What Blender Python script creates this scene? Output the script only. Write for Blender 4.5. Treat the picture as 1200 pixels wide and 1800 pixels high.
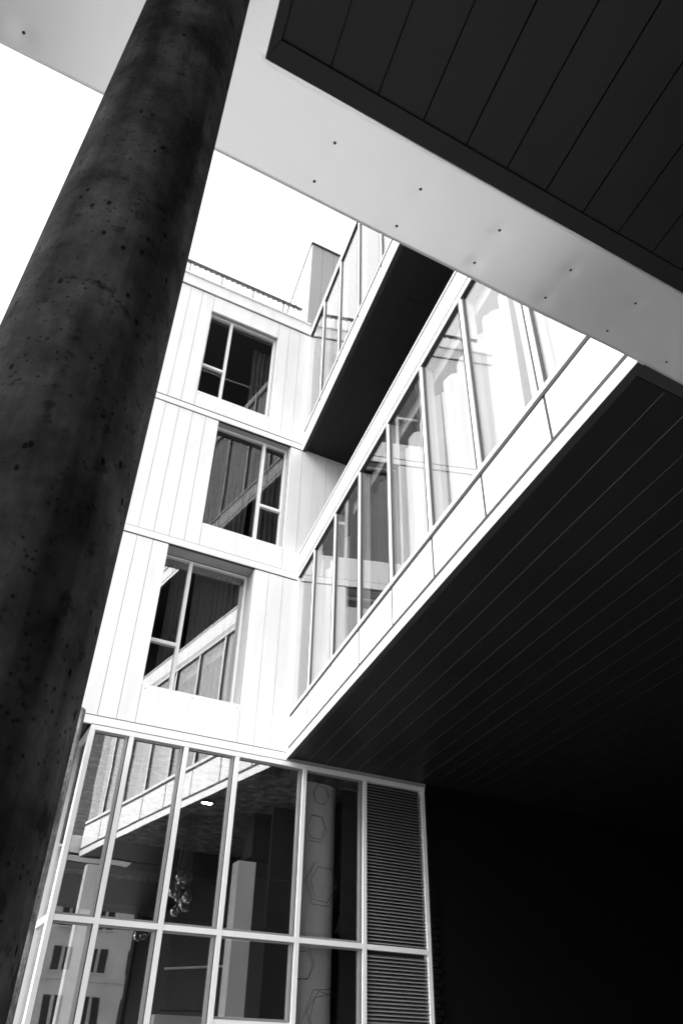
import bpy, math, random
from mathutils import Matrix, Vector
random.seed(7)
R = math.radians
scn = bpy.context.scene
for o in list(bpy.data.objects): bpy.data.objects.remove(o)

# ------------------------------------------------------------------ camera
EYE = Vector((0, 0, 1.6))
cd = bpy.data.cameras.new('camera'); cam = bpy.data.objects.new('camera', cd)
scn.collection.objects.link(cam); scn.camera = cam
right = Vector((0.88246361, -0.46996762, 0.0197084))
down = Vector((0.29568072, 0.52164246, -0.80028873))
fwd = Vector((0.36582905, 0.71205308, 0.59929085))
cam.matrix_world = Matrix((
    (right.x, -down.x, -fwd.x, EYE.x), (right.y, -down.y, -fwd.y, EYE.y),
    (right.z, -down.z, -fwd.z, EYE.z), (0, 0, 0, 1)))
cd.sensor_fit = 'VERTICAL'; cd.sensor_height = 36; cd.sensor_width = 24
cd.lens = 36 * 1316.07 / 1800
cd.clip_start = 0.05; cd.clip_end = 3000

# ------------------------------------------------------------------ sky, sun, exposure
SUN_EL, SUN_DIR = 38, (-0.97, -0.16)          # horizontal direction towards the sun
az = math.atan2(SUN_DIR[0], SUN_DIR[1])       # clockwise from +Y
w = bpy.data.worlds.new('World'); scn.world = w; w.use_nodes = True
nt = w.node_tree; nt.nodes.clear()
sky = nt.nodes.new('ShaderNodeTexSky'); sky.sky_type = 'NISHITA'; sky.sun_disc = False
sky.sun_elevation = R(SUN_EL); sky.sun_rotation = az
sky.air_density = 1.0; sky.dust_density = 4.0; sky.ozone_density = 1.0
bw = nt.nodes.new('ShaderNodeRGBToBW')        # a black and white picture: the sky has no hue
bg = nt.nodes.new('ShaderNodeBackground'); bg.inputs[1].default_value = 0.15
wo = nt.nodes.new('ShaderNodeOutputWorld')
ov = nt.nodes.new('ShaderNodeMath'); ov.operation = 'MULTIPLY_ADD'   # an even cloud layer over the clear sky
ov.inputs[1].default_value = 0.30; ov.inputs[2].default_value = 1.15
nt.links.new(sky.outputs[0], bw.inputs[0]); nt.links.new(bw.outputs[0], ov.inputs[0]); nt.links.new(ov.outputs[0], bg.inputs[0]); nt.links.new(bg.outputs[0], wo.inputs[0])
sl = bpy.data.lights.new('sun', 'SUN'); sl.energy = 0.5; sl.angle = R(30); sl.color = (1, 1, 1)
sun = bpy.data.objects.new('sun', sl); scn.collection.objects.link(sun)
hd = Vector((SUN_DIR[0], SUN_DIR[1], 0)).normalized() * math.cos(R(SUN_EL)); hd.z = math.sin(R(SUN_EL))
sun.rotation_euler = hd.to_track_quat('Z', 'Y').to_euler()
sun.location = (-20, -10, 30)
vs = scn.view_settings; vs.view_transform = 'Standard'; vs.look = 'None'; vs.gamma = 1; vs.use_curve_mapping = False
vs.exposure = 2.6
scn.render.engine = 'CYCLES'
scn.cycles.max_bounces = 10; scn.cycles.transparent_max_bounces = 24; scn.cycles.glossy_bounces = 6
scn.cycles.caustics_reflective = False; scn.cycles.caustics_refractive = False

# ------------------------------------------------------------------ materials
def ramp2(nt, src, lo, hi, a, b):
    m = nt.nodes.new('ShaderNodeMapRange'); m.inputs[1].default_value = lo; m.inputs[2].default_value = hi
    m.inputs[3].default_value = a; m.inputs[4].default_value = b
    nt.links.new(src, m.inputs[0]); return m.outputs[0]
def noise(nt, vec, scale, detail=4, rough=0.55):
    n = nt.nodes.new('ShaderNodeTexNoise'); n.inputs['Scale'].default_value = scale
    n.inputs['Detail'].default_value = detail; n.inputs['Roughness'].default_value = rough
    nt.links.new(vec, n.inputs['Vector']); return n.outputs['Fac']
def mapping(nt, sc):
    g = nt.nodes.new('ShaderNodeNewGeometry'); m = nt.nodes.new('ShaderNodeMapping'); m.inputs['Scale'].default_value = sc
    nt.links.new(g.outputs['Position'], m.inputs['Vector']); return m.outputs[0]
def math2(nt, op, a, b):
    m = nt.nodes.new('ShaderNodeMath'); m.operation = op
    for i, v in enumerate((a, b)):
        if isinstance(v, (int, float)): m.inputs[i].default_value = v
        else: nt.links.new(v, m.inputs[i])
    return m.outputs[0]
def mat(name, v, rough=0.5, var=0.06, scale=3.0, sc=(1, 1, 1), bump=0.0, bscale=20.0, metal=0.0, spec=0.5):
    m = bpy.data.materials.new(name); m.use_nodes = True; nt = m.node_tree; p = nt.nodes['Principled BSDF']
    p.inputs['Roughness'].default_value = rough; p.inputs['Metallic'].default_value = metal
    p.inputs['Specular IOR Level'].default_value = spec
    vec = mapping(nt, sc)
    f = ramp2(nt, noise(nt, vec, scale), 0.3, 0.7, v * (1 - var), v * (1 + var))
    nt.links.new(f, p.inputs['Base Color'])
    if bump:
        b = nt.nodes.new('ShaderNodeBump'); b.inputs['Strength'].default_value = bump; b.inputs['Distance'].default_value = 0.02
        nt.links.new(noise(nt, vec, bscale, 2), b.inputs['Height']); nt.links.new(b.outputs[0], p.inputs['Normal'])
    return m
def glass(name, r0, tint=0.9):
    m = bpy.data.materials.new(name); m.use_nodes = True; nt = m.node_tree; nt.nodes.clear()
    out = nt.nodes.new('ShaderNodeOutputMaterial'); mix = nt.nodes.new('ShaderNodeMixShader')
    tr = nt.nodes.new('ShaderNodeBsdfTransparent'); tr.inputs[0].default_value = (tint, tint, tint, 1)
    gl = nt.nodes.new('ShaderNodeBsdfGlossy'); gl.inputs['Roughness'].default_value = 0.0; gl.inputs[0].default_value = (1, 1, 1, 1)
    lw = nt.nodes.new('ShaderNodeLayerWeight'); lw.inputs[0].default_value = 0.5
    pw = math2(nt, 'POWER', lw.outputs['Facing'], 5.0)
    fac = math2(nt, 'ADD', math2(nt, 'MULTIPLY', pw, 1 - r0), r0)
    # float glass is never quite flat
    vec = mapping(nt, (1, 1, 1)); b = nt.nodes.new('ShaderNodeBump'); b.inputs['Strength'].default_value = 0.02; b.inputs['Distance'].default_value = 0.05
    nt.links.new(noise(nt, vec, 1.3, 1), b.inputs['Height']); nt.links.new(b.outputs[0], gl.inputs['Normal'])
    nt.links.new(fac, mix.inputs[0]); nt.links.new(tr.outputs[0], mix.inputs[1]); nt.links.new(gl.outputs[0], mix.inputs[2])
    nt.links.new(mix.outputs[0], out.inputs[0]); return m

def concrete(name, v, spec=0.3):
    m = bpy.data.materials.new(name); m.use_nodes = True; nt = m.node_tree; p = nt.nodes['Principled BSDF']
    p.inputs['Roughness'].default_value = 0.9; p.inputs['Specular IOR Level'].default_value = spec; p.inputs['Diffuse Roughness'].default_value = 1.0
    v1 = mapping(nt, (1, 1, 1)); v2 = mapping(nt, (7, 7, 0.55)); v3 = mapping(nt, (1, 1, 0.6))
    cloud = ramp2(nt, noise(nt, v1, 4.6, 9, 0.66), 0.34, 0.66, 0.42, 1.75)
    streak = ramp2(nt, noise(nt, v2, 1.0, 5, 0.6), 0.38, 0.66, 0.5, 1.9)
    fine = ramp2(nt, noise(nt, v3, 26, 5, 0.7), 0.3, 0.7, 0.7, 1.3)
    blot = ramp2(nt, noise(nt, v1, 22, 3, 0.6), 0.60, 0.68, 1.0, 0.45)
    vo = nt.nodes.new('ShaderNodeTexVoronoi'); vo.inputs['Scale'].default_value = 26
    nt.links.new(v3, vo.inputs['Vector'])
    pit = ramp2(nt, vo.outputs['Distance'], 0.10, 0.17, 0.12, 1.0)
    keep = ramp2(nt, noise(nt, v1, 9, 1), 0.44, 0.47, 1.0, 0.0)
    pit = math2(nt, 'MAXIMUM', pit, keep)
    vo2 = nt.nodes.new('ShaderNodeTexVoronoi'); vo2.inputs['Scale'].default_value = 58
    nt.links.new(v1, vo2.inputs['Vector'])
    pit2 = math2(nt, 'MAXIMUM', ramp2(nt, vo2.outputs['Distance'], 0.12, 0.26, 0.3, 1.0), ramp2(nt, noise(nt, v1, 6, 2), 0.48, 0.54, 1.0, 0.0))
    pit = math2(nt, 'MULTIPLY', pit, pit2)
    c = math2(nt, 'MULTIPLY', math2(nt, 'MULTIPLY', math2(nt, 'MULTIPLY', cloud, streak), math2(nt, 'MULTIPLY', fine, blot)), pit)
    nt.links.new(math2(nt, 'MULTIPLY', c, v), p.inputs['Base Color'])
    b = nt.nodes.new('ShaderNodeBump'); b.inputs['Strength'].default_value = 0.35; b.inputs['Distance'].default_value = 0.004
    nt.links.new(math2(nt, 'ADD', math2(nt, 'MULTIPLY', c, 0.5), pit), b.inputs['Height']); nt.links.new(b.outputs[0], p.inputs['Normal'])
    return m

WHITE = mat('white_metal_panel', 0.80, 0.38, 0.06, 1.6, (2.5, 2.5, 0.5), bump=0.06, bscale=2.2)
WHITE_FRAME = mat('white_frame_paint', 0.80, 0.4, 0.02)
TRIM = mat('white_fascia_metal', 0.82, 0.3, 0.03, 2.0)
SCREENM = mat('white_screen_board', 0.85, 0.8, 0.03)
SASH = mat('grey_sash_paint', 0.22, 0.45)
REVEAL = mat('grey_reveal_metal', 0.34, 0.4, 0.05)
GASKET = mat('black_gasket', 0.015, 0.6, 0.1)
BACK = mat('dark_backing', 0.03, 0.8, 0.1)
JOINT = mat('grey_joint', 0.06, 0.7, 0.1)
LITSEAM = mat('lit_seam_batten', 0.30, 0.6)  # pale, to put the light caught on plank edges into the seams
ROOFM = mat('grey_roof_membrane', 0.10, 0.9, 0.2, 4)
SOFFIT = mat('white_soffit_metal', 0.84, 0.30, 0.03, 0.9, bump=0.05, bscale=2.5, metal=0.55)
DARK = mat('charcoal_soffit_panel', 0.014, 0.42, 0.15, 1.5, bump=0.02, bscale=4, spec=0.15)
DARKTRIM = mat('charcoal_trim', 0.015, 0.45, 0.1, spec=0.15)
EDGETRIM = mat('grey_edge_trim', 0.035, 0.45, 0.1, spec=0.2)
SCREW = mat('dark_screw', 0.012, 0.4)
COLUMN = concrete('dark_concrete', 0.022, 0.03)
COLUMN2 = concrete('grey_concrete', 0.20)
CEILC = concrete('ceiling_concrete', 0.12)
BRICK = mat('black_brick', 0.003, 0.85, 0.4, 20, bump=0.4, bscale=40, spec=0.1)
DARKWALL = mat('dark_tower_cladding', 0.02, 0.6, 0.2, spec=0.2)
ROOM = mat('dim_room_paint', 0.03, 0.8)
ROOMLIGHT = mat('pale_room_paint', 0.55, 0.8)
CURT_D = mat('grey_curtain_cloth', 0.05, 0.9, 0.12, 6, (6, 6, 0.4))
CURT_M = mat('mid_grey_curtain_cloth', 0.24, 0.9, 0.12, 6, (6, 6, 0.4))
CURT_W = mat('white_curtain_cloth', 0.85, 0.9, 0.06, 6, (6, 6, 0.4))
for m_ in (CURT_W,):
    nt_ = m_.node_tree; p_ = nt_.nodes['Principled BSDF']; o_ = nt_.nodes['Material Output']
    t_ = nt_.nodes.new('ShaderNodeBsdfTranslucent'); t_.inputs[0].default_value = (0.7, 0.7, 0.7, 1)
    x_ = nt_.nodes.new('ShaderNodeMixShader'); x_.inputs[0].default_value = 0.25
    nt_.links.new(p_.outputs[0], x_.inputs[1]); nt_.links.new(t_.outputs[0], x_.inputs[2]); nt_.links.new(x_.outputs[0], o_.inputs[0])
PLASTER = mat('pale_plaster', 0.55, 0.8, 0.06, 2, bump=0.05)
RAILM = mat('dark_rail_steel', 0.05, 0.4)
GROUND = mat('pale_paving', 0.48, 0.85, 0.15, 1.2, bump=0.1)
OPPW = mat('weathered_render', 0.40, 0.85, 0.2, 0.8, (1, 1, 0.5))
GLASS_W = glass('window_glass', 0.27, 0.92)
GLASS_W2 = glass('clear_window_glass', 0.055, 0.92)
GLASS_G = glass('gallery_glass', 0.20, 0.95)
GLASS_S = glass('storefront_glass', 0.27, 0.97)
GLOBE = bpy.data.materials.new('globe_glass'); GLOBE.use_nodes = True
for k_, v_ in (('Roughness', 0.0), ('Transmission Weight', 1.0), ('IOR', 1.3), ('Base Color', (1, 1, 1, 1))): GLOBE.node_tree.nodes['Principled BSDF'].inputs[k_].default_value = v_
LOUV = mat('louvre_aluminium', 0.24, 0.4, 0.05, metal=0.0)

# ------------------------------------------------------------------ builders
COL = scn.collection
BASE = {}                                   # object -> its place in its root's frame
CACHE = {}
def mesh_from(verts, faces, m, name):
    me = bpy.data.meshes.new(name); me.from_pydata(verts, [], faces); me.update()
    me.materials.append(m); return me
def link(name, me, parent=None, at=(0, 0, 0), rz=0.0, root_at=(0, 0, 0)):
    o = bpy.data.objects.new(name, me); COL.objects.link(o)
    at = Vector(at)
    BASE[o] = at
    if parent is not None:
        o.parent = parent
        o.location = at - BASE[parent] if parent.parent is not None or parent.type == 'MESH' else at
    else: o.location = at
    o.rotation_euler[2] = rz
    return o
def tag(o, label, cat, group=None, kind=None):
    if label: o['label'] = label
    if cat: o['category'] = cat
    if group: o['group'] = group
    if kind: o['kind'] = kind
    return o
def root(name, loc, rz, label, cat, group=None):
    o = bpy.data.objects.new(name, None); COL.objects.link(o); o.location = loc; o.rotation_euler[2] = rz
    o.empty_display_size = 0.3; BASE[o] = Vector((0, 0, 0)); tag(o, label, cat, group); return o
def box(name, x0, x1, y0, y1, z0, z1, m, parent=None):
    """box in the frame of the parent's root"""
    dx, dy, dz = (round(abs(b - a), 4) for a, b in ((x0, x1), (y0, y1), (z0, z1)))
    k = (dx, dy, dz, m.name)
    if k not in CACHE:
        a, b, c = dx / 2, dy / 2, dz / 2
        v = [(-a, -b, -c), (a, -b, -c), (a, b, -c), (-a, b, -c), (-a, -b, c), (a, -b, c), (a, b, c), (-a, b, c)]
        f = [(0, 3, 2, 1), (4, 5, 6, 7), (0, 1, 5, 4), (1, 2, 6, 5), (2, 3, 7, 6), (3, 0, 4, 7)]
        CACHE[k] = mesh_from(v, f, m, name)
    return link(name, CACHE[k], parent, ((x0 + x1) / 2, (y0 + y1) / 2, (z0 + z1) / 2))
def prism(name, poly, z0, z1, m, parent=None):
    cx = sum(p[0] for p in poly) / len(poly); cy = sum(p[1] for p in poly) / len(poly); cz = (z0 + z1) / 2
    n = len(poly); h = (z1 - z0) / 2
    area = sum(poly[i][0] * poly[(i + 1) % n][1] - poly[(i + 1) % n][0] * poly[i][1] for i in range(n))
    if area < 0: poly = poly[::-1]
    v = [(x - cx, y - cy, -h) for x, y in poly] + [(x - cx, y - cy, h) for x, y in poly]
    f = [tuple(range(n - 1, -1, -1)), tuple(range(n, 2 * n))] + [(i, (i + 1) % n, n + (i + 1) % n, n + i) for i in range(n)]
    return link(name, mesh_from(v, f, m, name), parent, (cx, cy, cz))
def boxes(name, bl, m, parent=None):
    """several boxes that are one part (a frame of four bars, a room lining)"""
    v, f = [], []
    x = [c for b in bl for c in b[0:2]]; y = [c for b in bl for c in b[2:4]]; z = [c for b in bl for c in b[4:6]]
    c = Vector(((min(x) + max(x)) / 2, (min(y) + max(y)) / 2, (min(z) + max(z)) / 2))
    for (x0, x1, y0, y1, z0, z1) in bl:
        k = len(v)
        v += [(X - c.x, Y - c.y, Z - c.z) for Z in (z0, z1) for X, Y in ((x0, y0), (x1, y0), (x1, y1), (x0, y1))]
        f += [tuple(k + i for i in q) for q in ((0, 3, 2, 1), (4, 5, 6, 7), (0, 1, 5, 4), (1, 2, 6, 5), (2, 3, 7, 6), (3, 0, 4, 7))]
    return link(name, mesh_from(v, f, m, name), parent, c)
def ring(name, x0, x1, y0, y1, z0, z1, t, m, parent, tb=None):
    tb = t if tb is None else tb
    return boxes(name, [(x0, x0 + t, y0, y1, z0, z1), (x1 - t, x1, y0, y1, z0, z1),
                        (x0 + t, x1 - t, y0, y1, z1 - t, z1), (x0 + t, x1 - t, y0, y1, z0, z0 + tb)], m, parent)
def lathe(name, prof, m, parent=None, at=(0, 0, 0), seg=48, smooth=True):
    v, f = [], []
    for r, z in prof:
        v += [(r * math.cos(2 * math.pi * i / seg), r * math.sin(2 * math.pi * i / seg), z) for i in range(seg)]
    for k in range(len(prof) - 1):
        for i in range(seg):
            j = (i + 1) % seg
            f.append((k * seg + i, k * seg + j, (k + 1) * seg + j, (k + 1) * seg + i))
    f.append(tuple(range(seg - 1, -1, -1))); f.append(tuple(range((len(prof) - 1) * seg, len(prof) * seg)))
    me = mesh_from(v, f, m, name)
    if smooth:
        for p in me.polygons: p.use_smooth = len(p.vertices) == 4
    return link(name, me, parent, at)
def bar(name, a, b, r, m, parent, seg=6):
    a, b = Vector(a), Vector(b); d = b - a; q = d.to_track_quat('Z', 'Y'); c = (a + b) / 2
    v = []
    for s in (-0.5, 0.5):
        for i in range(seg):
            t = 2 * math.pi * i / seg
            v.append(tuple(q @ Vector((r * math.cos(t), r * math.sin(t), s * d.length))))
    f = [(i, (i + 1) % seg, seg + (i + 1) % seg, seg + i) for i in range(seg)] + [tuple(range(seg - 1, -1, -1)), tuple(range(seg, 2 * seg))]
    return link(name, mesh_from(v, f, m, name), parent, c)
def curtain(name, x0, x1, y, z0, z1, m, label, group, loc=(0, 0, 0), rz=0.0, waves=9, amp=0.045, ragged=0.0):
    """a hanging cloth with pleats, 4 mm thick, in the frame loc/rz"""
    n = waves * 8; v, f = [], []
    rnd = random.Random(hash((round(x0, 2), round(z0, 2))) & 1023)
    ph = [rnd.uniform(0.7, 1.3) for _ in range(waves + 1)]
    for side in (0, 0.004):
        for zi in range(7):
            t = zi / 6
            for i in range(n + 1):
                u = i / n; wv = u * waves
                a = amp * ph[min(int(wv), waves)] * (1.0 - 0.35 * t)
                X = x0 + (x1 - x0) * u + 0.018 * math.sin(5 * u + 3 * t)
                Y = y + a * math.sin(2 * math.pi * wv) + 0.3 * a * math.sin(2 * math.pi * wv * 2.3 + 1 + t) + side
                Z = z0 + (z1 - z0) * t
                if zi == 6: Z -= ragged * (abs(math.sin(math.pi * wv)) * ph[min(int(wv), waves)] + 0.5 * abs(math.sin(9.7 * u * waves / 4 + 1)))
                v.append((X, Y, Z))
    N = n + 1
    for s in (0, 1):
        o_ = s * 7 * N
        for zi in range(6):
            for i in range(n):
                q = (o_ + zi * N + i, o_ + zi * N + i + 1, o_ + (zi + 1) * N + i + 1, o_ + (zi + 1) * N + i)
                f.append(q if s == 0 else q[::-1])
    me = mesh_from(v, f, m, name)
    for p in me.polygons: p.use_smooth = True
    o = link(name, me, None, loc, rz)
    return tag(o, label, 'curtain', group)

# ------------------------------------------------------------------ ground
g = box('ground', -400, 400, -400, 400, -0.5, 0, GROUND); g['kind'] = 'structure'

LOWBOUNCE_R = mat('low_bounce_road', 0.03, 0.9, 0.3, 30, bump=0.3, bscale=80)
LOWBOUNCE_S = mat('low_bounce_street', 0.09, 0.9, 0.2, 12, bump=0.3, bscale=60)
st = box('added_dark_street', -60, -1.2, -80, 80, 0.0, 0.005, LOWBOUNCE_S); st['kind'] = 'structure'  # unseen dark ground, added to cut bounce onto the pale soffit
rd = box('added_dark_road', 4.9, 40, -7.2, 10.0, 0.0, 0.006, LOWBOUNCE_R); rd['kind'] = 'structure'  # unseen dark ground, added to cut bounce onto the gallery soffit

# ------------------------------------------------------------------ the white building with the three windows
DEL = R(8.77228)                              # the galleries meet the facade 8.8 degrees off square
FY = 10.0                                     # facade plane
XL = 0.30                                     # its free left end
bld = root('white_building', (2.3, FY, 0), 0, 'white panelled building wall with three square windows one above another', 'building')
def W(x0, x1, y0, y1, z0, z1): return (x0 - 2.3, x1 - 2.3, y0 - FY, y1 - FY, z0, z1)
def bb(name, x0, x1, y0, y1, z0, z1, m, parent=bld): return box(name, *W(x0, x1, y0, y1, z0, z1), m, parent)
GAP = 0.007
def panels(edges, z0, z1, y0=FY, t=0.03):
    for a, b in zip(edges, edges[1:]):
        dy = random.uniform(-0.0012, 0.0012)
        bb('cladding_panel', a + GAP / 2, b - GAP / 2, y0 + dy, y0 + dy + t, z0, z1, WHITE)
def backing(x0, x1, z0, z1): bb('backing_wall', x0, x1, FY + 0.034, FY + 0.06, z0, z1, JOINT)
XR = 14.0
# rows: (panel z0, z1, left seams, window x0, x1, z0, z1, reveal depth, right seams)
def seq(a, b, st): 
    n = max(1, int(round((b - a) / st))); return [a + (b - a) * i / n for i in range(n + 1)]
rows = [
    (5.335, 8.250, seq(XL, 2.083, 0.255), 2.083, 3.556, 5.895, 8.250, 0.29, [3.556, 3.812, 4.070, 4.332]),
    (8.405, 11.155, seq(XL, 2.560, 0.252), 2.560, 4.020, 8.845, 11.155, 0.15, [4.020, 4.270] + seq(4.270, XR, 0.255)[1:]),
    (11.330, 14.490, seq(XL, 2.055, 0.251), 2.055, 3.530, 11.715, 14.030, 0.10, [3.530, 3.778, 4.025, 4.262]),
]
rooms = []
for ri, (z0, z1, le, wx0, wx1, wz0, wz1, dep, re) in enumerate(rows):
    panels(le, z0, z1); panels(re, z0, z1)
    bb('apron_panel', wx0 + GAP / 2, wx1 - GAP / 2, FY - 0.001, FY + 0.03, z0, wz0, WHITE)
    for rx in (wx0 + 0.05, (wx0 + wx1) / 2, wx1 - 0.05):
        rv = bar('rivet', (rx - 2.3, -0.004, wz0 - 0.06), (rx - 2.3, 0.002, wz0 - 0.06), 0.007, GASKET, bld, 8)
    if wz1 < z1 - 0.05:
        bb('header_panel', wx0 + GAP / 2, wx1 - GAP / 2, FY - 0.001, FY + 0.03, wz1, z1, WHITE)
    X0, X1 = wx0 + 0.004, wx1 - 0.02
    backing(XL, wx0, z0 - 0.06, z1 + 0.06); backing(wx1, re[-1], z0 - 0.06, z1 + 0.06)
    backing(wx0, wx1, z0 - 0.06, wz0 - 0.01); 
    if wz1 < z1 - 0.05: backing(wx0, wx1, wz1 + 0.01, z1 + 0.06)
    yi = FY + dep
    # the reveal: head, jambs and sill
    bb('reveal_head', X0 - 0.04, X1 + 0.035, FY + 0.031, yi + 0.12, wz1 + 0.002, wz1 + 0.03, REVEAL)
    bb('reveal_jamb', X1 + 0.004, X1 + 0.03, FY + 0.032, yi + 0.12, wz0, wz1, REVEAL)
    bb('reveal_jamb', X0 - 0.03, X0 - 0.004, FY + 0.032, yi + 0.12, wz0, wz1, REVEAL)
    bb('reveal_sill', X0 - 0.03, X1 + 0.03, FY + 0.031, yi + 0.12, wz0 - 0.03, wz0 - 0.002, WHITE_FRAME)
    # frame is the window part, with its bars and panes
    win = ring('window', *W(X0, X1, yi, yi + 0.07, wz0, wz1), 0.030, WHITE_FRAME, bld)
    gy0, gy1 = yi + 0.035, yi + 0.043
    if ri == 1:
        mx = 3.545; tz = 9.700
        bb('mullion', mx - 0.027, mx + 0.027, yi - 0.003, yi + 0.066, wz0 + 0.030, wz1 - 0.030, WHITE_FRAME, win)
        bb('transom', mx + 0.027, X1 - 0.030, yi - 0.002, yi + 0.064, tz - 0.027, tz + 0.027, WHITE_FRAME, win)
        gl = [(X0 + 0.030, mx - 0.027, wz0 + 0.030, wz1 - 0.030), (mx + 0.027, X1 - 0.030, wz0 + 0.030, tz - 0.027), (mx + 0.027, X1 - 0.030, tz + 0.027, wz1 - 0.030)]
    else:
        mx = 2.535 if ri == 2 else 2.563; tz = 12.545 if ri == 2 else 6.735
        bb('mullion', mx - 0.027, mx + 0.027, yi - 0.003, yi + 0.066, wz0 + 0.030, wz1 - 0.030, WHITE_FRAME, win)
        bb('transom', X0 + 0.030, mx - 0.027, yi - 0.002, yi + 0.064, tz - 0.027, tz + 0.027, WHITE_FRAME, win)
        gl = [(mx + 0.027, X1 - 0.030, wz0 + 0.030, wz1 - 0.030), (X0 + 0.030, mx - 0.027, wz0 + 0.030, tz - 0.027), (X0 + 0.030, mx - 0.027, tz + 0.027, wz1 - 0.030)]
    for a, b, c, d in gl: bb('pane', a - 0.004, b + 0.004, gy0, gy1, c - 0.004, d + 0.004, GLASS_W if ri == 0 else GLASS_W2, win)
    # the room behind
    ry = yi + 0.13
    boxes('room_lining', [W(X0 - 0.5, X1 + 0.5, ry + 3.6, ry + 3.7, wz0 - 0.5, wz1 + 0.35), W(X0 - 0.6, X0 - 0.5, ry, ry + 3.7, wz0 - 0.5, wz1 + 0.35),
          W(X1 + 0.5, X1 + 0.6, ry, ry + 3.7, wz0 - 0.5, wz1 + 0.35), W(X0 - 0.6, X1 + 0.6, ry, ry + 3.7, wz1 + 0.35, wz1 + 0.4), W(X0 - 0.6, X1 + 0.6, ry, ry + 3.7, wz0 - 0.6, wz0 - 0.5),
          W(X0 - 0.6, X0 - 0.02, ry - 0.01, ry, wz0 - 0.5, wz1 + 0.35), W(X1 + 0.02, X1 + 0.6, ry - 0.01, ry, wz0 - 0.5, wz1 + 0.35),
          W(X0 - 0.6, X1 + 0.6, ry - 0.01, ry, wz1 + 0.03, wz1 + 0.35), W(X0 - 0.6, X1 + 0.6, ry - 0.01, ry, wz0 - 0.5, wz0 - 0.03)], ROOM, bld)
    rooms.append((X0, X1, ry, wz0, wz1))
# string courses and coping
for zb in (8.270, 11.175):
    bb('string_course', XL - 0.01, 4.30 if zb > 9 else 4.345, FY - 0.014, FY + 0.033, zb, zb + 0.118, TRIM)
    if zb > 9: bb('string_course', 4.303, XR, FY - 0.012, FY + 0.033, zb, zb + 0.118, TRIM)
for z0_, z1_ in ((8.2515, 8.2690), (8.3895, 8.4035), (11.1565, 11.1740), (11.2945, 11.3285), (14.4915, 14.5185), (5.3195, 5.3335)):
    bb('shadow_gap', XL, 4.26 if z0_ > 11.2 else 4.33, FY + 0.001, FY + 0.033, z0_, z1_, GASKET)
bb('coping', XL - 0.02, 4.255, FY - 0.030, FY + 0.033, 14.520, 14.640, WHITE)
bb('coping', XL - 0.03, 4.255, FY - 0.012, FY + 0.033, 14.652, 14.840, WHITE)
bb('coping', XL - 0.05, 4.255, FY - 0.040, FY + 0.350, 14.848, 14.885, TRIM)
bb('backing_wall', XL, 4.255, FY + 0.034, FY + 0.30, 14.40, 14.847, BACK)
bb('header_band', XL - 0.01, 4.335, FY - 0.012, FY + 0.033, 5.212, 5.318, TRIM)
bb('side_wall', XL, XL + 0.05, FY + 0.061, FY + 9, 5.24, 14.84, WHITE)
bb('roof_deck', XL + 0.05, XR, FY + 0.35, FY + 9, 14.45, 14.60, WHITE)
bb('overhang_soffit', XL, 1.50, FY + 0.034, FY + 7, 5.205, 5.235, DARKTRIM)
# curtains in the three rooms
X0, X1, ry, a, b = rooms[0]
curtain('curtain', 2.72, X1 + 0.15, ry + 0.12, a - 0.3, b + 0.1, CURT_M, 'grey curtain drawn across the lowest window of the white wall', 'curtains behind the square windows', waves=11)
curtain('curtain', 2.33, 2.60, ry + 0.14, a - 0.3, b + 0.1, CURT_M, 'narrow grey curtain at the left bay of the lowest square window', 'curtains behind the square windows', waves=4)
X0, X1, ry, a, b = rooms[1]
curtain('curtain', X0 - 0.05, 3.42, ry + 0.12, a - 0.3, b + 0.02, CURT_D, 'grey curtain filling the wide left bay of the middle square window', 'curtains behind the square windows', waves=11)
curtain('curtain', 3.50, X1 + 0.15, ry + 0.12, a - 0.3, b - 0.05, CURT_D, 'grey curtain in the narrow right bay of the middle square window', 'curtains behind the square windows', waves=6)
X0, X1, ry, a, b = rooms[2]
curtain('curtain', 3.18, X1 + 0.15, ry + 0.25, a - 0.3, b - 0.08, CURT_D, 'grey curtain bunched at the right side of the top square window', 'curtains behind the square windows', waves=5)

# ------------------------------------------------------------------ rooftop
TOWERP = mat('shaded_white_panel', 0.38, 0.4, 0.04, 1.2)  # white cladding; the shade on the tower's front is put into this grey
tw = root('stair_tower', (4.29, 10.32, 14.6), 0, 'white rooftop tower standing behind the coping beside the upper gallery', 'roof tower')
vx, vy = math.sin(DEL), math.cos(DEL)
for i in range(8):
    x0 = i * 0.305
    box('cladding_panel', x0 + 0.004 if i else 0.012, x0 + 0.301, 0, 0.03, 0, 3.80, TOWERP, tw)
prism('side_face', [(0, 0.034), (0.03, 0.034), (0.03 + 5 * vx, 5 * vy), (5 * vx, 5 * vy)], 0, 3.80, WHITE, tw)
prism('core', [(0.034, 0.036), (2.44, 0.036), (2.44, 5), (0.03 + 5 * vx, 5 * vy)], 0, 3.78, JOINT, tw)
prism('roof_cap', [(-0.03, -0.03), (2.46, -0.03), (2.46, 5.1), (5 * vx, 5 * vy + 0.1)], 3.81, 3.86, RAILM, tw)
rl = root('roof_railing', (1.4, 10.35, 14.885), 0, 'thin dark handrail with glass panels along the roof edge', 'railing')
box('handrail', -1.0, 2.76, -0.03, 0.03, 0.835, 0.875, RAILM, rl)
for i in range(30):
    box('clip', -0.98 + i * 0.125, -0.92 + i * 0.125, -0.033, 0.033, 0.812, 0.833, RAILM, rl)
for i in range(6):
    x = -0.66 + i * 0.74
    if x < 2.7: box('post', x - 0.007, x + 0.007, -0.012, 0.012, -0.25, 0.81, JOINT, rl)
    if i < 5: box('glass_panel', x + 0.012, min(x + 0.728, 2.74), -0.005, 0.005, -0.2, 0.79, glass('railing_glass', 0.03, 0.97) if i == 0 else bpy.data.materials['railing_glass'], rl)
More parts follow.
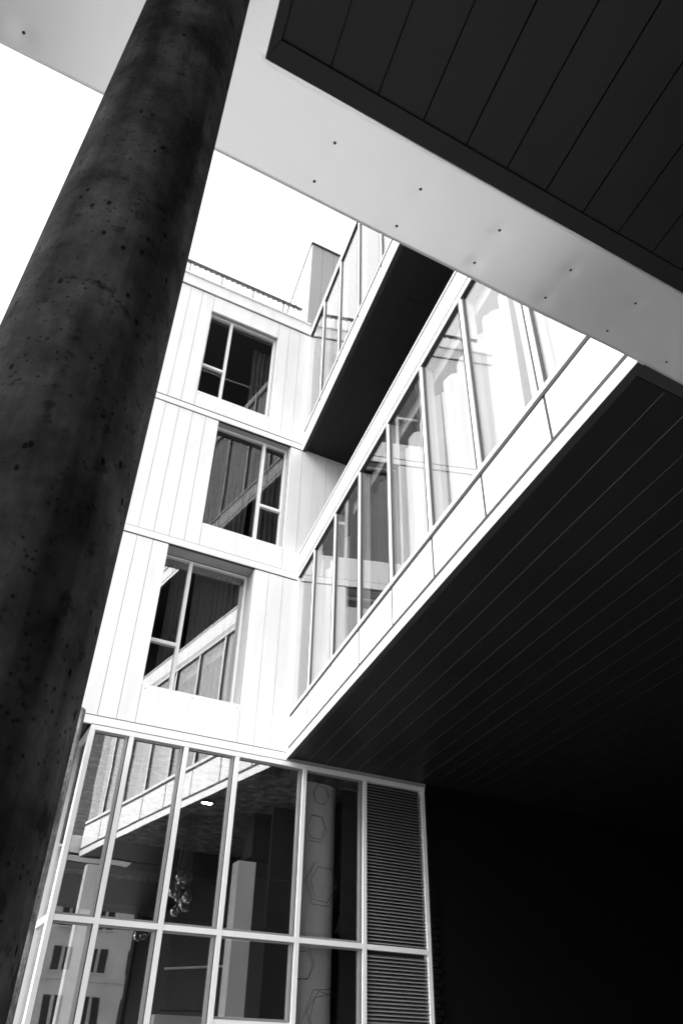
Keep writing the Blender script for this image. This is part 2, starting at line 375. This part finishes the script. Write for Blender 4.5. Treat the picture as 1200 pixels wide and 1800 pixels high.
an = root('roof_antenna', (4.02, 10.5, 14.6), 0, 'tiny spindly mast with small arms at the end of the roof handrail', 'antenna')
bar('mast', (0, 0, 0), (0, 0, 1.62), 0.008, RAILM, an)
for z, l in ((1.40, 0.09), (1.52, 0.06), (1.20, 0.05)): bar('arm', (-l, 0, z - 0.02), (l, 0, z + 0.03), 0.007, RAILM, an)

# ------------------------------------------------------------------ galleries
GW = 9.0                                      # width of the gallery blocks
sd, cdl = math.sin(DEL), math.cos(DEL)
def s_far(y): return -y * sd / cdl            # meets the facade, Y = 10
def s_near(y, Y=2.0): return (FY - Y - y * sd) / cdl
def gallery(name, gx, zb, label, lev, mull, fas_j, top):
    """frame: x runs from the facade towards the viewer, y into the block, z up"""
    G = root(name, (gx, FY, zb), -R(90) - DEL, label, 'gallery')
    L = s_near(0) - 0.002
    # fascia strip along the bottom, in lengths
    ed = [-0.004] + fas_j + [L]
    for a, b in zip(ed, ed[1:]): box('fascia', a + 0.003, b - 0.003, -0.004, 0.05, 0, lev['fas'], TRIM, G)
    # spandrels between dark joints
    bl = [-0.0] + mull + [L]
    for i, (a, b) in enumerate(zip(bl, bl[1:])):
        box('spandrel_panel', a + (0.055 if i == 0 else 0.018), b - 0.018, 0.0 + random.uniform(-.0015, .0015), 0.04, lev['sp0'], lev['sp1'], WHITE, G)
        p = box('glass_pane', a + 0.03, b - 0.03, 0.018, 0.026, lev['g0'] - 0.01, lev['g1'] + 0.01, GLASS_G, G)
    box('corner_post', -0.003, 0.045, -0.008, 0.09, lev['fas'] + 0.004, lev['g1'], WHITE_FRAME, G)
    box('joint_backing', 0.05, L - 0.01, 0.045, 0.08, 0.01, lev['g0'] - 0.02, GASKET, G)
    box('groove', 0.047, L - 0.002, -0.0025, 0.044, lev['fas'] + 0.001, lev['sp0'] - 0.001, GASKET, G)
    box('groove', 0.047, L - 0.002, -0.0108, 0.044, lev['sp1'] + 0.001, lev['g0'] - 0.051, GASKET, G)
    for s in mull: box('joint', s - 0.017, s + 0.017, 0.001, 0.043, lev['sp0'] + 0.001, lev['sp1'] - 0.001, GASKET, G)
    # sill rail and its shadow gap
    box('sill_rail', 0.047, L, -0.010, 0.07, lev['g0'] - 0.05, lev['g0'], WHITE_FRAME, G)
    # mullions, each with a black gasket on the viewer's side
    for s in mull:
        m_ = box('mullion', s - 0.026, s + 0.026, -0.0085, 0.14, lev['g0'] + 0.001, lev['g1'], WHITE_FRAME, G)
        box('gasket', s + 0.0265, s + 0.0565, 0.006, 0.0175, lev['g0'] + 0.003, lev['g1'] - 0.002, GASKET, m_)
        box('gasket', s - 0.050, s - 0.0265, -0.0095, 0.0175, lev['g0'] + 0.003, lev['g1'] - 0.002, GASKET, m_)
    # head rails and top fascia
    box('head_gasket', 0.047, L, -0.0105, 0.07, lev['g1'] + 0.001, lev['g1'] + 0.022, GASKET, G)
    box('head_rail', 0.0, L, -0.010, 0.07, lev['g1'] + 0.024, lev['g1'] + 0.075, WHITE_FRAME, G)
    box('head_gasket', 0.0, L, -0.0112, 0.07, lev['g1'] + 0.077, lev['g1'] + 0.093, GASKET, G)
    if top > lev['g1'] + 0.25:
        box('head_rail', 0.0, L, -0.002, 0.07, lev['g1'] + 0.095, lev['g1'] + 0.135, WHITE_FRAME, G)
        box('head_gasket', 0.0, L, -0.0075, 0.07, lev['g1'] + 0.136, lev['g1'] + 0.15, GASKET, G)
        box('top_fascia', 0.0, L, -0.006, 0.10, lev['g1'] + 0.152, top - 0.041, WHITE, G)
        box('roof_edge', 0.0, L, -0.022, 0.14, top - 0.022, top, TRIM, G)
        box('head_gasket', 0.0, L, -0.008, 0.09, top - 0.040, top - 0.0225, GASKET, G)
    else:
        box('roof_edge', 0.0, L, -0.016, 0.14, lev['g1'] + 0.094, top, TRIM, G)
    prism('roof_slab', [(s_far(0.15), 0.15), (s_near(0.15), 0.15), (s_near(GW), GW), (s_far(GW), GW)], top - 0.30, top - 0.02, ROOFM, G)
    # room inside
    prism('floor_slab', [(s_far(0.1), 0.1), (s_near(0.1), 0.1), (s_near(GW), GW), (s_far(GW), GW)], 0.12, 0.40, ROOMLIGHT, G)
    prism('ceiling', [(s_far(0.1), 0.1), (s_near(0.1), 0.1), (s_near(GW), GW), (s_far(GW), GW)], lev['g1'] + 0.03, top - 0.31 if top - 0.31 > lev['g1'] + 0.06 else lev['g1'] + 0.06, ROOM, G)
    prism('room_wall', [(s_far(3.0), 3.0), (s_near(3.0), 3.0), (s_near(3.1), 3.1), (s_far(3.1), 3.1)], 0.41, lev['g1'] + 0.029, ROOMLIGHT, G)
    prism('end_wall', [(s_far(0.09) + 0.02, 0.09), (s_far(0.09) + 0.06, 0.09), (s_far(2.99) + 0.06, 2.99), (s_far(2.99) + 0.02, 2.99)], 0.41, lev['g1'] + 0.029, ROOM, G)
    # soffit: a trim along the edges, planks between
    def strip(nm, y0, y1, z0, z1, m, Yn=2.094, sa=None, sb=None):
        a0, a1 = (s_far(y0), s_far(y1)) if sa is None else (sa, sa)
        b0, b1 = (s_near(y0, Yn), s_near(y1, Yn)) if sb is None else (sb, sb)
        return prism(nm, [(a0, y0), (b0, y0), (b1, y1), (a1, y1)], z0, z1, m, G)
    strip('edge_trim', 0.0 + 0.001, 0.062, -0.002, -0.0005, EDGETRIM, 2.003)
    prism('end_trim', [(s_near(0.064, 2.09), 0.064), (s_near(0.064, 2.003), 0.064), (s_near(GW, 2.003), GW), (s_near(GW, 2.09), GW)], -0.002, 0.03, EDGETRIM, G)
    prism('soffit_backing', [(s_far(0.05), 0.052), (s_near(0.052, 2.004), 0.052), (s_near(GW, 2.004), GW), (s_far(GW), GW)], 0.031, 0.05, GASKET, G)
    prism('soffit_batten', [(s_far(0.09), 0.09), (s_near(0.09, 2.12), 0.09), (s_near(GW - 0.1, 2.12), GW - 0.1), (s_far(GW - 0.1), GW - 0.1)], lev['bat'], 0.0305, lev['batm'], G)
    y = 0.074
    while y < GW - 0.3:
        for sa, sb in (((None, lev['cut'] - 0.004), (lev['cut'] + 0.004, None)) if lev['cut'] else ((None, None),)):
            a0, a1 = (s_far(y) + 0.004, s_far(y + 0.262) + 0.004) if sa is None else (sa, sa)
            b0, b1 = (s_near(y, 2.104), s_near(y + 0.262, 2.104)) if sb is None else (sb, sb)
            dz = random.uniform(0, 0.0008)
            prism('soffit_plank', [(a0, y), (b0, y), (b1, y + 0.262), (a1, y + 0.262)], 0.012 + dz, 0.0295, DARK, G)
        y += 0.267
    return G
mull = [0.93 + 1.035 * i for i in range(7)]
low = gallery('glazed_gallery', 4.344, 5.242, 'lower white glazed gallery with curtains over the dark underpass',
    dict(fas=0.112, sp0=0.160, sp1=0.605, g0=0.700, g1=3.055, cut=None, bat=0.0148, batm=LITSEAM), mull, [1.965, 4.03, 6.105], 3.58)
mull2 = [1.02 + 1.025 * i for i in range(7)]
upp = gallery('glazed_gallery', 4.266, 11.170, 'upper white glazed gallery projecting above the open gap, under the sky',
    dict(fas=0.080, sp0=0.114, sp1=0.418, g0=0.510, g1=3.270, cut=3.95, bat=0.020, batm=JOINT), mull2, [2.045, 4.10], 3.46)
rz = -R(90) - DEL
for x0, x1, lab in ((0.12, 1.90, 'white cloth added at the far end of the lower gallery in place of the reflected facade'),  # added: its white stands in for the facade's reflection in the panes
                    (2.45, 3.95, 'curtain in the lower gallery nearest the square windows, its shade put into dark grey cloth'),  # the darker cloth stands in for shade on this curtain
                    (4.00, 5.02, 'pleated white curtain in the middle of the lower gallery'),
                    (5.06, 6.60, 'pleated white curtain with a frayed top hanging in the lower gallery'),
                    (6.66, 8.02, 'wide white curtain at the near end of the lower gallery')):
    curtain('curtain', x0, x1, 0.235, 5.66, 8.00, CURT_D if 2 < x0 < 3 else CURT_W, lab, 'curtains in the lower gallery', (4.344, FY, 0), rz, waves=max(3, int((x1 - x0) * 3.8)), amp=0.065, ragged=0.03)
box('curtain_pelmet', 2.3, 8.02, 0.16, 0.17, 2.875, 3.05, ROOMLIGHT, low)

# ------------------------------------------------------------------ the wing overhead
wg = root('overhead_wing', (0, 2.0, 5.24), 0, 'overhead wing with pale riveted metal edge and dark plank ceiling', 'building')
# pale metal soffit: one L-shaped sheet, dented round the screws
def dent(x, y):
    z = 0.0036 * math.sin(2.1 * x + 1.3) * math.sin(5.1 * y + x) + 0.0016 * math.sin(4.7 * x - 2.0 * y)
    z *= 1.0 + 1.3 * min(max(x - 0.8, 0.0), 2.0)
    for sx, sy in SCREWS:
        d2 = (x - sx) ** 2 + (y - sy) ** 2
        if d2 < 0.02: z += 0.0035 * math.exp(-d2 / 0.0016)
    return z
SCREWS = [(0.778 + 0.4985 * i, -0.318 + 0.004 * math.sin(i * 2.2)) for i in range(9)] + [(0.778 + 0.4985 * i, -0.092 + 0.012 * math.sin(i * 1.7)) for i in range(9)] + [(-0.652, -0.094)]
YB = -0.508                                   # inner edge of the pale strip
def frange(a, b, st): n = int(round((b - a) / st)); return [a + (b - a) * i / n for i in range(n + 1)]
def xedge(y): return 0.326 + (min(y, YB) - YB) * sd / cdl          # left edge of the dark ceiling, running with the galleries
def l_sheet():
    """one L-shaped metal sheet: the field left of the dark ceiling and the strip along the courtyard edge"""
    v, f, idx = [], [], {}
    def vid(x, y, lift):
        k = (round(x, 4), round(y, 4), lift)
        if k not in idx: idx[k] = len(v); v.append((x, y, dent(x, y) if lift == 0 else lift))
        return idx[k]
    ya = frange(-7.0, YB - 0.4, 0.16) + frange(YB - 0.4, 0.0, 0.0254)[1:]
    ya = [YB if abs(y - YB) < 0.013 else y for y in ya]
    if YB not in ya: ya = sorted(ya + [YB])
    cols = [(lambda y, t=t: -2.2 + t * (xedge(y) + 2.2)) for t in frange(0, 1, 0.0125)]
    quads = [(cols[i], cols[i + 1], y0, y1) for i in range(len(cols) - 1) for y0, y1 in zip(ya, ya[1:])]
    xs = frange(xedge(0), 4.3, 0.025); ysr = [y for y in ya if y >= YB - 1e-6]
    quads += [((lambda y, x=a: x), (lambda y, x=b: x), y0, y1) for a, b in zip(xs, xs[1:]) for y0, y1 in zip(ysr, ysr[1:])]
    for fa, fb, y0, y1 in quads:
        q = ((fa(y0), y0), (fa(y1), y1), (fb(y1), y1), (fb(y0), y0))
        f.append(tuple(vid(x, y, 0) for x, y in q)); f.append(tuple(vid(x, y, 0.02) for x, y in q[::-1]))
    # outer edge skirts
    for a, b in zip(xs, xs[1:]):
        for y, o in ((0.0, 1), (YB, -1)):
            q = (vid(a, y, 0), vid(b, y, 0), vid(b, y, 0.02), vid(a, y, 0.02)); f.append(q if o < 0 else q[::-1])
    for i in range(len(cols) - 1):
        f.append((vid(cols[i + 1](0.0), 0.0, 0), vid(cols[i](0.0), 0.0, 0), vid(cols[i](0.0), 0.0, 0.02), vid(cols[i + 1](0.0), 0.0, 0.02)))
    me = mesh_from(v, f, SOFFIT, 'pale_soffit')
    for p in me.polygons: p.use_smooth = abs(p.normal.z) > 0.5
    return me
link('pale_soffit', l_sheet(), wg)
for sx, sy in SCREWS:
    z = dent(sx, sy)
    lathe('screw', [(0.003, -0.0045), (0.007, -0.0035), (0.0085, 0.004)], SCREW, wg, (sx, sy, z), 12)
box('ceiling_trim', 4.303, 13.0, YB, 0.0, -0.002, 0.03, DARKTRIM, wg)  # unseen dark stretch instead of pale metal, keeps a bright line out of reflections
# dark ceiling: trim and planks, running with the galleries
def bx(x, y): return x + (y + 0.615) * sd / cdl
yb0 = -7.0
prism('ceiling_trim', [(xedge(YB) + 0.001, YB - 0.001), (13, YB - 0.001), (13, -0.610), (bx(0.36, -0.610), -0.610)], -0.004, 0.03, DARKTRIM, wg)
prism('ceiling_trim', [(xedge(YB) + 0.001, YB - 0.002), (bx(0.358, -0.612), -0.612), (bx(0.358, yb0), yb0), (xedge(yb0) + 0.001, yb0)], -0.003, 0.03, DARKTRIM, wg)
xe = [0.362, 0.602] + [0.602 + 0.2487 * i for i in range(1, 48)]
for a, b in zip(xe, xe[1:]):
    dz = random.uniform(0, 0.0025)
    prism('ceiling_plank', [(bx(a + 0.004, -0.614), -0.614), (bx(b - 0.004, -0.614), -0.614), (bx(b - 0.004, yb0), yb0), (bx(a + 0.004, yb0), yb0)], 0.008 + dz, 0.034, DARK, wg)
prism('ceiling_backing', [(xedge(YB), YB), (13, YB), (13, yb0), (xedge(yb0), yb0)], 0.036, 0.06, GASKET, wg)
# body above: low on the left, a tall dark tower on the right
box('sky_blocker', 13.01, 27.0, -7.0, 8.0, -0.002, 8.0, DARKTRIM, wg)  # added out of view to hide bright sky from the storefront reflections
box('canopy_slab', -2.2, 3.20, -7.0, -0.012, 0.08, 0.42, WHITE, wg)
box('tower_block', 3.21, 13.0, -7.0, -0.02, 0.08, 27.0, DARKWALL, wg)
for i in range(6): box('ledge', 3.22, 5.6, -0.018, 0.012, 3.4 + i * 3.1 + 0.05, 3.4 + i * 3.1 + 0.10, TRIM, wg)

# ------------------------------------------------------------------ concrete columns
lathe_prof = [(0.1762, 0.0)] + [(0.1762, z * 0.25) for z in range(1, 21)] + [(0.1762, 5.236)]
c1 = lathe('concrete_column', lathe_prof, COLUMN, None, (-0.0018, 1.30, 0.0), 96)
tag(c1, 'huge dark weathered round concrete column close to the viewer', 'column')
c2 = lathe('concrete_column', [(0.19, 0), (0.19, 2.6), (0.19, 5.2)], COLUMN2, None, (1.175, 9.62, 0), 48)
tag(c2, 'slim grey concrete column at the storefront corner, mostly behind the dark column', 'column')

# ------------------------------------------------------------------ storefront
SY = 10.02
sf = root('storefront', (4.1, SY, 0), 0, 'tall glass storefront with white mullions under the white building', 'storefront')
def sbx(name, x0, x1, y0, y1, z0, z1, m, parent=sf): return box(name, x0 - 4.1, x1 - 4.1, y0 - SY, y1 - SY, z0, z1, m, parent)
MX = [1.56, 2.080, 2.842, 3.590, 4.645, 5.645, 6.676]
TZ = 2.955; HD = 5.135
sbx('head_frame', 1.53, 6.71, SY - 0.030, SY + 0.09, HD + 0.002, 5.200, WHITE_FRAME)
for i, x in enumerate(MX):
    w_ = 0.030
    sbx('mullion', x - w_, x + w_, SY - 0.028, SY + 0.11, 0.0, HD, WHITE_FRAME)
for i, (a, b) in enumerate(zip(MX, MX[1:])):
    a0, b0 = a + 0.0315, b - 0.0315
    sbx('transom', a0, b0, SY - 0.026, SY + 0.10, TZ - 0.031, TZ + 0.031, WHITE_FRAME)
    if i == 5: continue
    for z0, z1 in ((TZ + 0.033, HD - 0.002), (2.075 if i == 3 else 0.12, TZ - 0.033)):
        # black gasket line, then the grey sash at the right-hand side of the bay
        fr = boxes('sash', [(a0 - 4.1 + 0.001, a0 - 4.1 + 0.010, 0.002, 0.06, z0, z1), (b0 - 4.1 - 0.047, b0 - 4.1 - 0.014, 0.002, 0.06, z0, z1),
                            (a0 - 4.1 + 0.010, b0 - 4.1 - 0.047, 0.002, 0.06, z1 - 0.020, z1), (a0 - 4.1 + 0.010, b0 - 4.1 - 0.047, 0.002, 0.06, z0, z0 + 0.025)], SASH, sf)
        sbx('gasket', b0 - 0.013, b0 - 0.001, SY + 0.004, SY + 0.05, z0, z1, GASKET, fr)
        sbx('pane', a0 + 0.008, b0 - 0.042, SY + 0.028, SY + 0.036, z0 + 0.03, z1 - 0.03, GLASS_S, fr)
    if i == 3: sbx('apron_rail', a0, b0, SY - 0.02, SY + 0.08, 1.995, 2.07, WHITE_FRAME); sbx('apron_panel', a0, b0, SY + 0.0, SY + 0.06, 0.0, 1.99, WHITE)
# louvre bay
a0, b0 = MX[5] + 0.036, MX[6] - 0.036
for z0, z1 in ((0.3, TZ - 0.045), (TZ + 0.045, HD - 0.01)):
    n = int((z1 - z0) / 0.043)
    for k in range(n):
        z = z0 + 0.02 + k * 0.043
        key = 'louvre_slat'
        if key not in CACHE:
            L2 = (b0 - a0) / 2
            v = [(-L2, -0.03, -0.018), (L2, -0.03, -0.018), (L2, 0.03, 0.012), (-L2, 0.03, 0.012), (-L2, -0.03, -0.010), (L2, -0.03, -0.010), (L2, 0.03, 0.018), (-L2, 0.03, 0.018)]
            CACHE[key] = mesh_from(v, [(0, 3, 2, 1), (4, 5, 6, 7), (0, 1, 5, 4), (1, 2, 6, 5), (2, 3, 7, 6), (3, 0, 4, 7)], LOUV, key)
        link('louvre_slat', CACHE[key], sf, ((a0 + b0) / 2 - 4.1, 0.02, z))
sbx('head_filler', 4.345, 6.74, SY - 0.016, SY + 0.09, 5.2015, 5.33, REVEAL)
sbx('louvre_backing', a0, b0, SY + 0.07, SY + 0.09, 0.1, HD, GASKET)
# side glazing round the left corner
for y in (SY + 0.75, SY + 1.5, SY + 3.0): sbx('side_mullion', 1.53, 1.59, y, y + 0.06, 0, HD, WHITE_FRAME)
sbx('side_head', 1.53, 1.59, SY + 0.115, SY + 6, HD + 0.002, 5.2, WHITE_FRAME)
sbx('side_transom', 1.53, 1.585, SY + 0.115, SY + 6, TZ - 0.038, TZ + 0.038, WHITE_FRAME)
sbx('side_pane', 1.555, 1.563, SY + 0.115, SY + 6, TZ + 0.04, HD, GLASS_S)
sbx('side_pane', 1.555, 1.563, SY + 0.115, SY + 6, 0.05, TZ - 0.04, GLASS_S)
# hexagon outlines on the patterned bay
def hexagon(cx, cz, r, rot, jit, seed):
    rnd = random.Random(seed)
    for q in range(2 + (r > 0.2)):
        rr = r * (1 - 0.13 * q); ox, oz = rnd.uniform(-jit, jit), rnd.uniform(-jit, jit); rt = rot + rnd.uniform(-0.22, 0.22)
        pts = [(cx + ox + 0.85 * rr * math.cos(rt + k * math.pi / 3), cz + oz + rr * math.sin(rt + k * math.pi / 3)) for k in range(6)]
        for k in range(6):
            (xa, za), (xb, zb_) = pts[k], pts[(k + 1) % 6]
            if rnd.random() < 0.12: continue
            def inside(x, z): return MX[4] + 0.05 < x < MX[5] - 0.12 and 1.9 < z < HD - 0.05
            # clip to the pane
            steps = 8; good = [j for j in range(steps + 1) if inside(xa + (xb - xa) * j / steps, za + (zb_ - za) * j / steps)]
            if len(good) < 2: continue
            j0, j1 = good[0] / steps, good[-1] / steps
            yy = SY + 0.044 + 0.001 * q
            bar('hexagon_line', (xa + (xb - xa) * j0 - 4.1, yy - SY, za + (zb_ - za) * j0), (xa + (xb - xa) * j1 - 4.1, yy - SY, za + (zb_ - za) * j1), 0.0032, GASKET, sf, 4)
for k, h in enumerate(((4.90, 4.36, 0.20, 0), (5.02, 3.68, 0.31, 0), (5.42, 3.12, 0.22, 0), (4.76, 2.70, 0.20, 0), (5.10, 2.17, 0.33, 0), (5.64, 2.52, 0.2, 0), (4.95, 4.85, 0.16, 0))):
    hexagon(*h, 0.02, k + 3)
# pale screen curving away behind the patterned bay
v, f = [], []
pts = [(4.62, 10.13), (4.80, 10.133), (4.98, 10.14), (5.10, 10.155), (5.20, 10.19), (5.27, 10.25), (5.31, 10.34), (5.33, 10.6), (5.33, 12.0)]
for t in (0, 0.02):
    for z in (0.05, 5.12):
        v += [(x - 4.1 + t, y - SY + t, z) for x, y in pts]
n = len(pts)
f = [(i, i + 1, n + i + 1, n + i) for i in range(n - 1)] + [(2 * n + i, 3 * n + i, 3 * n + i + 1, 2 * n + i + 1) for i in range(n - 1)]
me = mesh_from(v, f, SCREENM, 'curved_screen'); [setattr(p, 'use_smooth', True) for p in me.polygons]
o = link('curved_screen', me, sf); o['label'] = 'pale curved screen behind the pane with hexagon outlines'
sbx('dark_partition', 5.40, 5.68, SY + 0.2, SY + 0.25, 0.05, 5.12, ROOM)
# interior shell
boxes('interior_shell', [(1.60 - 4.1, 9.0 - 4.1, 12.0, 12.1, 0.0, 5.15), (9.0 - 4.1, 9.1 - 4.1, 0.12, 12.1, 0, 5.15), (5.70 - 4.1, 5.75 - 4.1, 0.12, 12, 0, 5.15)], ROOM, sf)
sbx('interior_ceiling', 1.60, 9.0, SY + 0.0925, SY + 12, 5.02, 5.198, CEILC)
sbx('ceiling_beam', 1.62, 5.69, 15.3, 15.8, 4.55, 5.018, ROOM)
sbx('ceiling_beam', 4.75, 5.69, 12.1, 12.5, 4.35, 5.018, ROOM)
sbx('ceiling_beam', 1.62, 5.69, 18.8, 19.2, 4.5, 5.018, ROOM)
sbx('interior_floor', 1.60, 9.0, SY + 0.12, SY + 12, 0.002, 0.03, CEILC)
sbx('mezzanine_edge', 3.95, 5.69, 13.52, 13.7, 1.95, 2.26, PLASTER)
pil = sbx('pillar', 3.89, 4.14, 10.35, 10.58, 0.03, 3.88, SCREENM); pil['label'] = 'pale square pillar inside the storefront'
sbx('pillar', 1.95, 2.14, 10.55, 10.72, 0.03, 3.65, SCREENM)
sbx('dark_panel', 4.70, 5.20, 11.2, 11.24, 0.03, 4.9, ROOM)
br = root('balcony_railing', (4.0, 13.5, 2.26), 0, 'dark balcony railing with thin upright bars inside the storefront', 'railing')
bar('handrail', (0, 0, 0.60), (1.25, 0.0, 0.72), 0.018, WHITE_FRAME, br)
bar('bottom_rail', (0, 0, 0.05), (1.25, 0.0, 0.09), 0.012, RAILM, br)
for i in range(26): x = 0.02 + i * 0.048; bar('baluster', (x, 0, 0.05), (x, 0, 0.60 + 0.12 * x / 1.25), 0.006, JOINT, br, 5)

# lit ceiling fixtures inside, seen as small bright strips
LIT = bpy.data.materials.new('lit_diffuser'); LIT.use_nodes = True
LIT.node_tree.nodes['Principled BSDF'].inputs['Emission Color'].default_value = (1, 1, 1, 1)
LIT.node_tree.nodes['Principled BSDF'].inputs['Emission Strength'].default_value = 60.0
for lx, ly, lab in ((3.84, 11.9, 'small lit ceiling light near the storefront glass above the globes'), (4.46, 19.3, 'small lit ceiling light deep inside the storefront at left')):
    cl_ = root('ceiling_light', (lx, ly, 5.018), 0, lab, 'ceiling light', 'lit ceiling lights inside the storefront')
    box('housing', -0.11, 0.11, -0.07, 0.07, -0.03, 0.0, RAILM, cl_)
    box('diffuser', -0.075, 0.075, -0.03, 0.03, -0.036, -0.031, LIT, cl_)
# ------------------------------------------------------------------ pendant lamps
def pendant(loc, label, globes):
    p = root('pendant_lamp', loc, 0, label, 'pendant lamp', 'globe pendant lamps inside the storefront')
    box('canopy', -0.17, 0.17, -0.2, 0.2, -0.05, 0.0, RAILM, p)
    for k, (dx, dy, dz) in enumerate(globes):
        bar('cord', (dx * 0.8, dy * 0.7, -0.05), (dx, dy, dz + 0.075), 0.008, GASKET, p, 5)
        r = 0.085 + 0.012 * (k % 3)
        gl = lathe('globe', [(0.012, 0.985 * r)] + [(r * math.cos(t), r * math.sin(t)) for t in [R(80 - 16 * q) for q in range(11)]] + [(0.012, -0.985 * r)], GLOBE, p, (dx, dy, dz), 18)
        lathe('socket', [(0.016, r * 0.5), (0.022, r * 0.8), (0.012, r * 1.1)], RAILM, gl, (dx, dy, dz), 10)
pendant((3.98, 12.9, 5.018), 'nearer cluster of clear glass globes hanging on long cords behind the storefront',
    [(-0.13, -0.10, -0.95), (0.02, 0.06, -0.93), (-0.20, -0.1, -1.17), (-0.08, 0.0, -1.23), (0.04, -0.08, -1.23), (0.06, 0.08, -1.32), (-0.14, -0.1, -1.45), (-0.02, 0.1, -1.0)])
pendant((4.55, 17.2, 5.018), 'farther cluster of glass globes deeper inside, low beside the white transom',
    [(-0.2, 0, -1.15), (-0.05, 0.1, -1.1), (0.1, 0, -1.15), (0.0, -0.1, -1.28), (-0.12, -0.1, -1.3)])

# ------------------------------------------------------------------ dark end wall of the underpass
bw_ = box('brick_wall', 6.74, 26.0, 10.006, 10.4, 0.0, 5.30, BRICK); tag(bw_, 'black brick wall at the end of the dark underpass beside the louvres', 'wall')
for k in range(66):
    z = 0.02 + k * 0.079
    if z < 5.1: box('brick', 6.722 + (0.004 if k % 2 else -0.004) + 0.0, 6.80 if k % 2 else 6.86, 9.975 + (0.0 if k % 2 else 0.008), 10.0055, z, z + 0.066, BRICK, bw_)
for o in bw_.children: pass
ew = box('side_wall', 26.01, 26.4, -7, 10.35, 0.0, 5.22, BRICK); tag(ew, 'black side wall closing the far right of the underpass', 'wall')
kw = box('added_rear_blocker', 6.4, 26.0, -5.3, -5.004, 0.0, 5.32, BRICK); tag(kw, 'unseen black blocker added behind the viewer to darken the underpass', 'wall')  # added out of view to keep light out of the underpass
pw = box('passage_wall', -3.0, 1.50, 17.2, 17.4, 0.0, 5.2, PLASTER); tag(pw, 'pale wall far back left of the storefront corner', 'wall')

# ------------------------------------------------------------------ house across the street, seen only in the storefront glass
oh = root('street_house', (10, -24, 0), 0, 'grey house with paired narrow windows, reflected in the storefront', 'house')
box('wall', -9, 9, -8, 0, 0, 9.0, OPPW, oh)
box('cornice', -9.1, 9.1, -8.1, 0.15, 9.0, 9.25, OPPW, oh)
for z in (4.95, 2.45): box('ledge', -9, 9, 0.003, 0.06, z, z + 0.08, OPPW, oh)
for z0, h in ((2.95, 1.35), (5.35, 1.0), (0.6, 1.4), (7.2, 1.0)):
    for i in range(9):
        for d in (0, 0.52):
            x = -8.2 + i * 1.85 + d
            wn = box('window', x, x + 0.36, 0.002, 0.03, z0, z0 + h, GASKET, oh)
            box('sill', x - 0.04, x + 0.40, 0.031, 0.09, z0 - 0.06, z0, OPPW, wn)
            box('pane', x + 0.03, x + 0.33, 0.032, 0.04, z0 + 0.04, z0 + h - 0.04, GLASS_W, wn)
